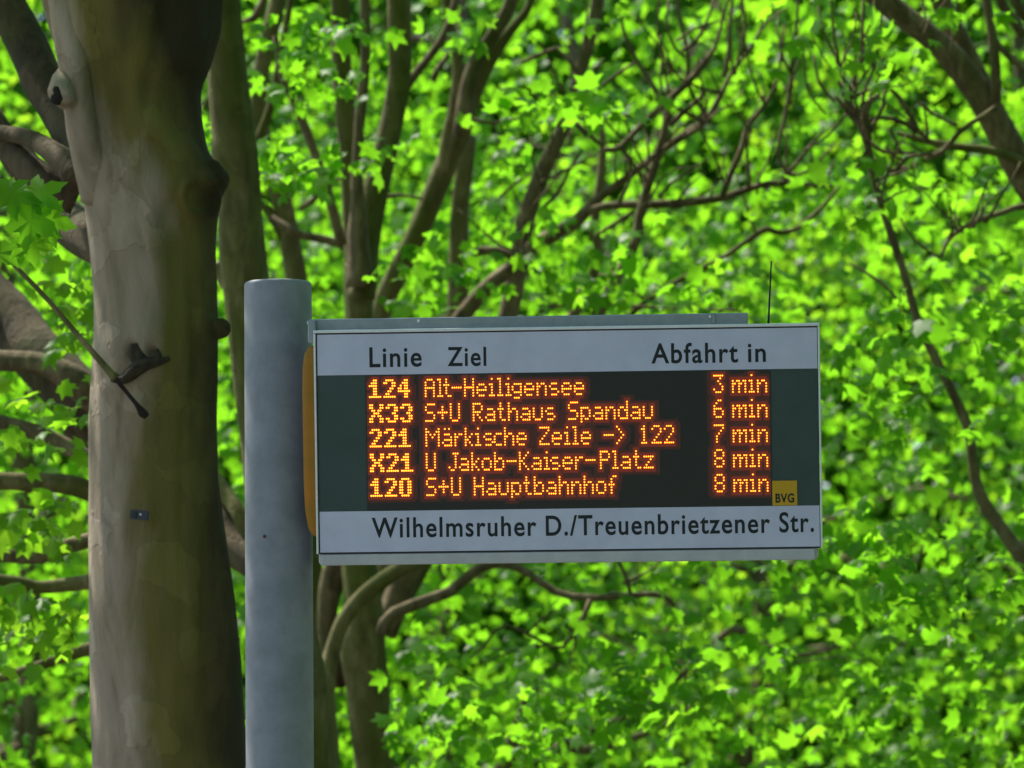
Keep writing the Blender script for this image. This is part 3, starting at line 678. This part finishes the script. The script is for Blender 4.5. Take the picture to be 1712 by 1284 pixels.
# lower stump like stem and long low branch
t9 = empty('street_tree', base_of(850, 23), 'short dark stem with a long low branch under the middle of the board', 'tree', 'trees along the street')
limb('trunk', [(830, 2100, 50), (842, 1400, 34), (848, 1284, 30), (860, 1230, 22), (872, 1190, 14), (880, 1160, 8)], 23, t9, M['bark2'])
limb('branch', [(836, 1330, 30), (835, 1290, 24), (860, 1266, 20), (905, 1254, 20), (950, 1250, 19), (990, 1254, 17), (1040, 1240, 15), (1090, 1222, 12), (1138, 1198, 9), (1160, 1170, 6)], 22.8, t9, M['bark2'])
limb('branch', [(860, 1300, 16), (950, 1240, 14), (1080, 1180, 12), (1180, 1090, 10), (1225, 1052, 12), (1258, 1070, 11), (1292, 1086, 10), (1335, 1095, 8), (1375, 1090, 6), (1412, 1078, 3)], 22.2, t9, M['bark3'])
limb('twig', [(1296, 1086, 6), (1312, 1104, 5), (1345, 1106, 4), (1400, 1098, 3), (1450, 1108, 2)], 22.2, t9, M['bark3'], sides=6)

# tree standing to the right, outside the picture, with limbs reaching in
t7 = empty('street_tree', base_of(1930, 20), 'tree at the right edge with a long thin branch drooping beside the board', 'tree', 'trees along the street')
limb('trunk', [(1960, 2300, 220), (1930, 1284, 190), (1900, 900, 180), (1880, 560, 150), (1850, 460, 100)], 20, t7, M['bark3'], sides=24, seg=.08)
limb('limb', [(1880, 560, 110), (1790, 390, 80), (1712, 285, 56), (1665, 205, 50), (1625, 140, 46), (1570, 75, 42), (1500, 20, 40), (1430, -40, 40), (1300, -150, 30)], 19.6, t7, M['bark3'], sides=16)
limb('limb', [(1672, 215, 44), (1645, 150, 38), (1618, 90, 34), (1585, 30, 32), (1560, -30, 30), (1520, -150, 26)], 19.7, t7, M['bark3'], sides=14)
limb('branch', [(1665, 170, 18), (1664, 110, 17), (1658, 50, 15), (1650, 0, 14), (1640, -60, 12)], 19.5, t7, M['bark3'])
limb('branch', [(1720, 120, 10), (1700, 105, 12), (1676, 84, 12), (1660, 60, 10)], 19.5, t7, M['bark3'])
limb('branch', [(1790, 350, 26), (1740, 290, 20), (1700, 266, 18), (1657, 252, 16), (1598, 245, 14), (1550, 236, 11), (1500, 222, 7)], 19.5, t7, M['bark2'])
limb('branch', [(1665, 180, 12), (1642, 195, 9), (1610, 215, 9), (1590, 238, 9), (1572, 256, 10), (1530, 273, 10), (1497, 287, 9), (1463, 272, 6)], 19.3, t7, M['bark3'])
limb('branch', [(1900, 1180, 60), (1800, 1030, 40), (1712, 934, 28), (1680, 892, 22), (1645, 840, 20), (1631, 800, 18), (1618, 716, 17), (1592, 655, 16), (1567, 604, 16), (1536, 540, 15), (1512, 460, 14), (1486, 380, 14), (1462, 300, 13), (1450, 240, 13), (1440, 200, 10), (1425, 178, 8)], 19.2, t7, M['bark3'], sides=12)
limb('branch', [(1880, 420, 20), (1790, 350, 16), (1712, 345, 11), (1670, 358, 10), (1631, 370, 10), (1600, 388, 8), (1582, 408, 7), (1574, 430, 5)], 19.3, t7, M['bark3'])
limb('twig', [(1573, 432, 5), (1545, 415, 5), (1515, 385, 4), (1500, 350, 3)], 19.3, t7, M['bark3'], sides=6)
limb('branch', [(1712, 60, 16), (1690, 30, 16), (1672, 0, 18), (1650, -60, 18)], 19.8, t7, M['bark3'])
limb('branch', [(1720, 30, 18), (1700, 5, 18), (1690, -20, 16)], 19, t7, M['bark3'])
TW = [
 [(1452, 235, 10), (1446, 195, 11), (1452, 172, 9), (1470, 160, 6)],
 [(1450, 240, 10), (1440, 215, 8), (1425, 195, 8), (1412, 178, 6), (1396, 160, 5)],
 [(1425, 180, 6), (1410, 160, 5), (1404, 110, 5), (1394, 60, 4), (1390, 0, 3)],
 [(1412, 178, 5), (1425, 140, 6), (1440, 100, 6), (1442, 50, 5), (1445, -10, 4)],
 [(1420, 172, 6), (1428, 130, 5), (1436, 120, 3)],
 [(1396, 170, 4), (1370, 140, 4), (1360, 90, 3)],
 [(1450, 228, 7), (1462, 205, 6), (1476, 180, 5), (1480, 150, 4)],
 [(1454, 200, 6), (1480, 196, 6), (1510, 204, 7), (1535, 218, 8)],
 [(1535, 218, 7), (1520, 190, 7), (1505, 165, 6), (1490, 150, 4)],
 [(1452, 235, 6), (1470, 250, 5), (1490, 256, 4), (1530, 255, 4)],
 [(1455, 262, 6), (1475, 278, 6), (1500, 287, 6)],
 [(1480, 245, 5), (1498, 262, 4), (1512, 268, 3)],
 [(1497, 286, 6), (1520, 262, 5), (1560, 258, 4)],
 [(1450, 250, 5), (1438, 270, 5), (1430, 282, 3)],
 [(1415, 190, 4), (1396, 215, 3), (1370, 238, 3), (1340, 252, 2)],
 [(1440, 190, 5), (1446, 150, 4), (1462, 110, 4), (1470, 60, 3), (1476, 0, 3)],
 [(1400, 100, 4), (1380, 60, 3), (1368, 10, 3)],
 [(1440, 70, 4), (1456, 40, 3), (1462, 0, 3)],
 [(1535, 170, 4), (1560, 190, 5), (1600, 210, 5)],
 [(1487, 215, 5), (1500, 240, 4), (1508, 258, 3)],
 [(1380, 190, 3), (1350, 150, 3), (1345, 90, 2)],
 [(1500, 500, 4), (1470, 470, 4), (1420, 440, 3)],
]
for i, t in enumerate(TW): limb('twig', [(a_, b_, c_ * 1.25) for a_, b_, c_ in t], 19.1 + 0.05 * (i % 6), t7, M['bark3'], sides=6)

# fine twigs growing from the thin branches
def fine_twigs(root, starts, depth, n, seed):
    rr = np.random.default_rng(seed)
    for _ in range(n):
        a, b_ = starts[rr.integers(len(starts))]
        t = rr.random(); x0 = a[0] * (1 - t) + b_[0] * t; y0 = a[1] * (1 - t) + b_[1] * t
        ang = rr.normal(0, .5); Ln_ = rr.uniform(45, 150); bend = rr.normal(0, .5); pts = [(x0, y0, rr.uniform(4.5, 6.5))]
        q = 0
        for k in range(4):
            q = ang + bend * k / 4 + rr.normal(0, .12); x0 += math.sin(q) * Ln_ / 4; y0 -= math.cos(q) * Ln_ / 4
            pts.append((x0, y0, pts[0][2] * (1 - .17 * (k + 1)), rr.normal(0, .05)))
        limb('twig', pts, depth + rr.normal(0, .05), root, M['bark3'], sides=5, seg=.07, wob=.04)
fine_twigs(t3, [((1010, 325), (1094, 261)), ((1094, 261), (1180, 202)), ((1180, 202), (1262, 70)), ((1062, 405), (1112, 215)), ((1112, 215), (1136, 30)), ((1204, 331), (1298, 140)), ((1094, 342), (1204, 331)), ((1204, 331), (1395, 312)),
    ((1035, 248), (1150, 138)), ((1313, 292), (1332, 40)), ((905, 294), (984, 70)), ((850, 500), (905, 294)), ((1250, 402), (1380, 340))], 20.5, 72, 21)
fine_twigs(t7, [((1425, 178), (1450, 240)), ((1404, 110), (1412, 178)), ((1440, 100), (1425, 178)), ((1463, 272), (1572, 256)), ((1450, 240), (1484, 378)), ((1500, 222), (1598, 245)), ((1498, 20), (1600, 110)), ((1580, 400), (1700, 350))], 19.15, 40, 22)

# background trees
BG = [
 (-5.2, 22.5, 'leafy background tree at the far left behind the low branches'),
 (-2.4, 25.5, 'leafy background tree seen between the two mossy trunks'),
 (-0.4, 29.0, 'leafy background tree above the left half of the board'),
 (1.2, 30.0, 'leafy background tree right behind the right half of the board'),
 (3.0, 27.5, 'leafy background tree in the dim green beyond the drooping branch'),
 (4.4, 23.4, 'leafy background tree with dark gaps low in the right corner'),
 (-4.4, 30.5, 'farthest leafy tree on the left side'),
 (0.6, 32.5, 'farthest leafy tree behind the middle of the board'),
 (5.2, 32.0, 'farthest leafy tree on the right side'),
]
bgroots = []
for k, (x, y, lab) in enumerate(BG):
    r = empty('leafy_tree', (x, y, 0), lab, 'tree', 'leafy trees in the background'); bgroots.append(r)
    rr = np.random.default_rng(50 + k)
    Ht = rr.uniform(8.0, 10.0)
    tp = [[x, y, -0.1, .10], [x + rr.normal(0, .1), y, 1.2, .075], [x + rr.normal(0, .25), y + rr.normal(0, .2), 3.2, .055], [x + rr.normal(0, .4), y + rr.normal(0, .3), 5.5, .04], [x + rr.normal(0, .6), y, Ht, .02]]
    limb_w('trunk', tp, r, M['bark3'], sides=12, seg=.15)
    C = spline(tp, 60)
    for b_ in range(16):
        i = rr.integers(8, 50); p = C[i]; a = rr.uniform(0, 6.28); Lb = rr.uniform(.7, 1.7)
        dv = np.array([math.cos(a), math.sin(a) * .8, rr.uniform(.1, .9)])
        q = [[*p[:3], p[3] * .6]]
        for s_ in (0.35, .7, 1.0):
            pp = p[:3] + dv * Lb * s_ + rr.normal(0, .1, 3); q.append([*pp, max(.006, p[3] * .5 * (1.05 - s_))])
        limb_w('branch', q, r, M['bark3'], sides=6, seg=.14)

# ------------------------------------------------------------------ foliage
LEAF = np.array([(0, .42, .0), (0, .10, 0), (.17, .0, -.03), (.50, .16, -.10), (.38, .38, -.04), (.60, .72, -.13), (.24, .68, -.04), (0, 1.05, -.12),
                 (-.24, .68, -.04), (-.60, .72, -.13), (-.38, .38, -.04), (-.50, .16, -.10), (-.17, .0, -.03)])
LF = np.array([(0, 1 + i, 1 + (i + 1) % 12) for i in range(12)])
LEAF_S = LEAF[[1, 3, 4, 5, 6, 7, 8, 9, 10, 11]]          # ten point far leaf
LF_S = np.array([(0, 1, 2), (2, 3, 4), (4, 5, 6), (6, 7, 8), (8, 9, 0), (0, 2, 8), (2, 4, 8), (4, 6, 8)])
def frames(n, nrm, tip):
    """orthonormal leaf frames: X across, Y tip, Z normal"""
    Z = nrm / np.linalg.norm(nrm, axis=1)[:, None]
    Y = tip - (tip * Z).sum(1)[:, None] * Z; Y /= np.linalg.norm(Y, axis=1)[:, None]
    return np.stack([np.cross(Y, Z), Y, Z], 2)
def leaves_at(P, size, up=0.55, cam_=0.35, rnd=0.55, out=None, spray=0):
    n = len(P)
    nrm = np.array([0, 0, 1.0]) * up + np.array([0, -1.0, 0]) * cam_ + rng.normal(0, rnd, (n, 3))
    nrm += spray
    tip = rng.normal(0, 1, (n, 3)) + np.array([0, 0, -0.5]) + (out if out is not None else 0)
    return P, frames(n, nrm, tip), size
def merge(P, Fm, size, simple):
    T, FF = (LEAF_S, LF_S) if simple else (LEAF, LF)
    TT = T[None] * np.stack([rng.uniform(.75, 1.12, len(P)), np.ones(len(P)), rng.uniform(.4, 3.6, len(P))], 1)[:, None, :]
    V = np.einsum('nij,nkj->nki', Fm, TT) * size[:, None, None]
    V[:, :, :] += P[:, None, :]
    V = V.reshape(-1, 3)
    Fc = (np.arange(len(P))[:, None, None] * len(T) + FF[None]).reshape(-1, 3)
    return V, Fc

def front(px, py):
    """how near the foliage may stand, as the photograph shows it"""
    f = np.full(px.shape, 22.6)
    f = np.where((px > 1120) & (py > 330), 21.0, f)
    f = np.where((px > 1330) & (py > 290), 19.9, f)
    f = np.where((py > 930) & (px > 660), 20.6, f)
    f = np.where((py > 1060) & (px > 660) & (px < 1250), 19.6, f)
    f = np.where((py > 900) & (px > 1250), 19.3, f)
    f = np.where((px < 160) & (py > 250), 19.6, f)
    return f
# clusters through the volume behind
nC = 15000
Cc = np.stack([rng.uniform(-10, 10, nC), rng.uniform(17.5, 38, nC), 1.0 + 8.6 * rng.random(nC)], 1)
pxc, pyc, dc = project(Cc)
ok = dc > front(pxc, pyc) + 0.15
invw = (pxc > -500) & (pxc < 2200) & (pyc > -300) & (pyc < 1700)
# clumps and hollows in the foliage
def vnoise(P, s, seed):
    r_ = np.random.default_rng(seed); v = np.zeros(len(P))
    for _ in range(7):
        d = r_.normal(0, 1, 3); d[2] *= 1.3
        v += np.sin(P @ d * s + r_.uniform(0, 6.28))
    return v / 7 ** .5
hol = vnoise(Cc, 1.6, 4)
dens = np.where(hol < -0.7, 0.4, np.where(hol < 0, .8, 1.0))
dens *= np.where(invw, 1.0, 0.35)
dens *= np.where(Cc[:, 2] > 6.5, DENS_TOP, 1.0)
dens *= np.where(np.hypot((pxc - 1510) / 75, (pyc - 900) / 50) < 1, .25, 1)
ok &= rng.random(nC) < dens * DENS
Cc = Cc[ok]
per = 30
def cluster_leaves(C, per, rh, rv, smin, smax, **kw):
    n = len(C) * per
    off = rng.normal(0, 1, (n, 3)) * np.array([rh, rh, rv])
    P = np.repeat(C, per, 0) + off
    P[:, 2] -= 0.25 * (off[:, 0] ** 2 + off[:, 1] ** 2) / max(rh, .01)
    return leaves_at(P, rng.uniform(smin, smax, n), out=off / rh * .8, spray=np.repeat(rng.normal(0, .5, (len(C), 3)), per, 0), **kw)
P, Fm, Sz = cluster_leaves(Cc, per, .28, .15, .050, .102)
pp = project(P); keep = pp[2] > front(pp[0], pp[1])
P, Fm, Sz = P[keep], Fm[keep], Sz[keep]
# sprays hanging forward, in front of stems
FWD = [  # px, py, depth, leaves, spread px x, y, size
 (478, 285, 19.0, 38, 42, 20, .085), (450, 262, 19.2, 14, 30, 14, .08), (520, 60, 19.4, 26, 55, 26, .085), (560, 130, 19.6, 12, 28, 20, .08), (470, 120, 19.6, 18, 30, 24, .08),
 (960, 165, 19.4, 46, 60, 22, .09), (895, 180, 19.5, 26, 44, 16, .085), (1040, 150, 19.6, 16, 40, 22, .08), (860, 260, 20, 16, 50, 30, .08),
 (1060, 415, 19.8, 22, 45, 24, .09), (935, 370, 19.8, 12, 26, 16, .085), (735, 440, 20, 22, 50, 22, .085), (900, 450, 20.2, 26, 50, 30, .085), (1120, 490, 19.8, 40, 60, 22, .09),
 (1000, 500, 20, 22, 50, 16, .085), (690, 505, 20, 12, 34, 12, .08), (1480, 120, 18.8, 40, 44, 36, .085), (1420, 60, 19, 24, 60, 36, .08), (1310, 60, 19.4, 26, 50, 36, .08), (1360, 300, 19.4, 26, 46, 18, .085),
 (1440, 330, 18.9, 20, 30, 30, .085), (1240, 430, 19.8, 30, 60, 36, .09), (1020, 20, 19.5, 18, 44, 20, .08), (1560, 290, 19, 26, 60, 20, .085), (1600, 30, 19, 20, 60, 26, .085),
 (760, 60, 19.9, 10, 26, 20, .08), (630, 270, 20, 12, 26, 24, .08), (110, 480, 17.2, 18, 34, 40, .085), (90, 700, 17.4, 22, 46, 36, .085), (60, 880, 17.6, 26, 50, 26, .085), (60, 1040, 17.4, 26, 50, 30, .085), (110, 580, 17.5, 10, 26, 22, .085),
 (715, 1180, 19.6, 36, 44, 44, .085), (900, 1215, 19.3, 40, 70, 34, .085), (1150, 1100, 19.2, 60, 90, 60, .085), (1060, 1160, 19.2, 36, 60, 34, .085), (560, 1200, 21.5, 30, 40, 60, .085),
 (390, 830, 21.5, 30, 14, 60, .085), (350, 215, 19, 8, 8, 40, .07), (1400, 930, 18.7, 60, 90, 50, .09), (1560, 1000, 18.7, 50, 80, 50, .09), (1500, 640, 18.8, 46, 70, 60, .09), (1640, 560, 18.7, 40, 60, 60, .09)]
for px, py, d, n, sx, sy, s_ in FWD:
    q = np.array([at(px + rng.normal(0, sx), py + rng.normal(0, sy), d + rng.normal(0, .18)) for _ in range(int(n * (1.5 if px < 820 or py > 560 else .45 if px > 1000 else .8)))])
    a = leaves_at(q, rng.uniform(s_ * .6, s_ * 1.05, len(q)), cam_=.5)
    P = np.vstack([P, a[0]]); Fm = np.concatenate([Fm, a[1]]); Sz = np.concatenate([Sz, a[2]])
# crown of the big tree, above the picture
nK = 900
Ck = np.stack([rng.uniform(-5.5, 5.5, nK), rng.uniform(13.2, 19.5, nK), rng.uniform(5.3, 9.6, nK)], 1)
pk = project(Ck); okk = (pk[1] < -260) & (vnoise(Ck, 1.1, 8) > -0.7)
P1, F1, S1 = cluster_leaves(Ck[okk], 22, .34, .16, .08, .14)
pp = project(P1); kk = pp[1] < -110
P1, F1, S1 = P1[kk], F1[kk], S1[kk]
V, Fc = merge(P1, F1, S1, True)
obj('crown', V, Fc, M['leaf'], t1, tri=True, kind='stuff')

# whose leaves are they
roots = [t3, t7, t2, t8, t9] + bgroots
bases = np.array([[*at(900, 300, 20.6)[:2]], [*at(1500, 500, 19.4)[:2]], [*at(0, 700, 18.0)[:2]], [*at(460, 200, 20)[:2]], [*at(950, 1150, 21)[:2]]] + [[x, y] for x, y, _ in BG])
dd = ((P[:, None, :2] - bases[None]) ** 2).sum(2); own = dd.argmin(1)
pp = project(P)
seen = (pp[0] > 0) & (pp[0] < 1712) & (pp[1] > 0) & (pp[1] < 1284)
leafme = {}
for k, r in enumerate(roots):
    mt = M['leaf'] if k % 3 != 2 else M['leaf2']
    idx = np.where(own == k)[0]
    if not len(idx): continue
    vis = idx[seen[idx]]
    # those that show largest: nearest and biggest
    vis = vis[np.argsort(-(Sz[vis] / pp[2][vis]) + (pp[2][vis] - pp[2][vis].min()) * .002)][:300] if len(vis) else vis
    rest = np.setdiff1d(idx, vis)
    for smp, sel in ((False, rest[pp[2][rest] < 23.5]), (True, rest[pp[2][rest] >= 23.5])):
        if len(sel):
            V, Fc = merge(P[sel], Fm[sel], Sz[sel], smp)
            obj('crown', V, Fc, mt, r, tri=True, kind='stuff')
    key = mt.name
    if key not in leafme:
        me = mesh_np('leaf', LEAF, LF, tri=True); me.materials.append(mt); leafme[key] = me
    rl = Vector(wloc(r))
    for i in vis:
        o = bpy.data.objects.new('leaf', leafme[key]); col.objects.link(o); o.parent = r
        kx, kz = random.uniform(.75, 1.12), random.uniform(.4, 3.6)
        mm = Matrix([[*(Fm[i][a] * Sz[i] * np.array([kx, 1, kz])), P[i][a] - rl[a]] for a in range(3)] + [[0, 0, 0, 1]])
        o.matrix_local = mm

# near sprig of large leaves at the left edge, on a twig of the big tree
BIG = np.array([(0, .40, 0), (0, .06, 0), (.10, -.02, -.01), (.26, .06, -.03), (.42, .02, -.05), (.56, .16, -.10), (.44, .22, -.06), (.38, .34, -.03), (.56, .42, -.08), (.70, .66, -.16), (.50, .62, -.09), (.36, .66, -.06), (.20, .60, -.03), (.22, .80, -.05), (.12, .88, -.06), (0, 1.1, -.12)])
BIG = np.vstack([BIG, [(-x, y, z) for x, y, z in BIG[2:15][::-1]]])
bme = mesh_np('leaf', BIG, [(0, 1 + i, 1 + (i + 1) % (len(BIG) - 1)) for i in range(len(BIG) - 1)], tri=True)
bme.materials.append(M['leaf'])
limb('twig', [(-90, 250, 9), (-20, 310, 7), (14, 336, 5), (30, 348, 4)], 15.2, t1, M['bark2'], sides=7)
rl = Vector(wloc(t1))
for px, py, ang, sz, nx, nz in [(22, 350, -118, .150, .3, .5), (40, 336, -52, .13, -.2, .7), (-8, 318, -100, .13, .2, .8), (16, 330, 35, .11, 0, .8), (48, 390, -170, .10, .1, .3), (2, 400, 170, .11, -.3, .3), (60, 360, -95, .12, .4, .4)]:
    p = at(px, py, 15.15 + rng.normal(0, .04)); a = R(ang)
    tip = (-math.sin(a)) * _R + math.cos(a) * _U
    fr_ = frames(1, np.array([[nx, -1.0, nz]]), np.array([tip]))[0]
    o = bpy.data.objects.new('leaf', bme); col.objects.link(o); o.parent = t1
    o.matrix_local = Matrix([[*fr_[q] * sz, p[q] - rl[q]] for q in range(3)] + [[0, 0, 0, 1]])

# unseen trees added right of and behind the camera to block skylight
for k, (x, y) in enumerate([(6.2, 10.5), (7.2, 3.5), (6.0, -3.5), (10.5, 16.5), (1.5, -7.0)]):
    r = empty('street_tree', (x, y, 0), ('unseen leafy tree added to block skylight, nearest to the board', 'unseen leafy tree added to block skylight, beside the camera', 'unseen leafy tree added to block skylight, behind the camera',
              'unseen leafy tree added to block skylight, far right', 'unseen leafy tree added to block skylight, straight behind the camera')[k], 'tree', 'trees along the street')
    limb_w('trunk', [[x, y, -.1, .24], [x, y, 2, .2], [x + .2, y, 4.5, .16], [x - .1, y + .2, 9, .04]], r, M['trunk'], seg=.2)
    n = 620; q = rng.normal(0, 1, (n, 3)); q /= np.linalg.norm(q, axis=1)[:, None]; q *= rng.random(n)[:, None] ** .35
    Cq = np.array([x, y, 6.3]) + q * np.array([3.6, 3.6, 4.2])
    P3, F3, S3 = cluster_leaves(Cq, 10, .4, .25, .16, .26)
    e = project(P3); kk = (e[2] < .3) | (e[0] > 1900) | (e[1] < -150) | (e[0] < -200)
    V, Fc = merge(P3[kk], F3[kk], S3[kk], True)
    obj('crown', V, Fc, M['leaf'], r, tri=True, kind='stuff')

# the wood beyond, one mass
nW = 15000
Cw = np.stack([rng.uniform(-16, 16, nW), rng.uniform(39, 46, nW), rng.uniform(.3, 12, nW)], 1)
P2, F2, S2 = cluster_leaves(Cw, 10, .5, .3, .16, .30)
V, Fc = merge(P2, F2, S2, True)
o = obj('distant_foliage', V, Fc, M['leaf2'], None, tri=True, kind='stuff')
tag(o, 'mass of bright foliage far behind all the trees', 'foliage')
print('leaves', len(P), len(P1), len(P2))
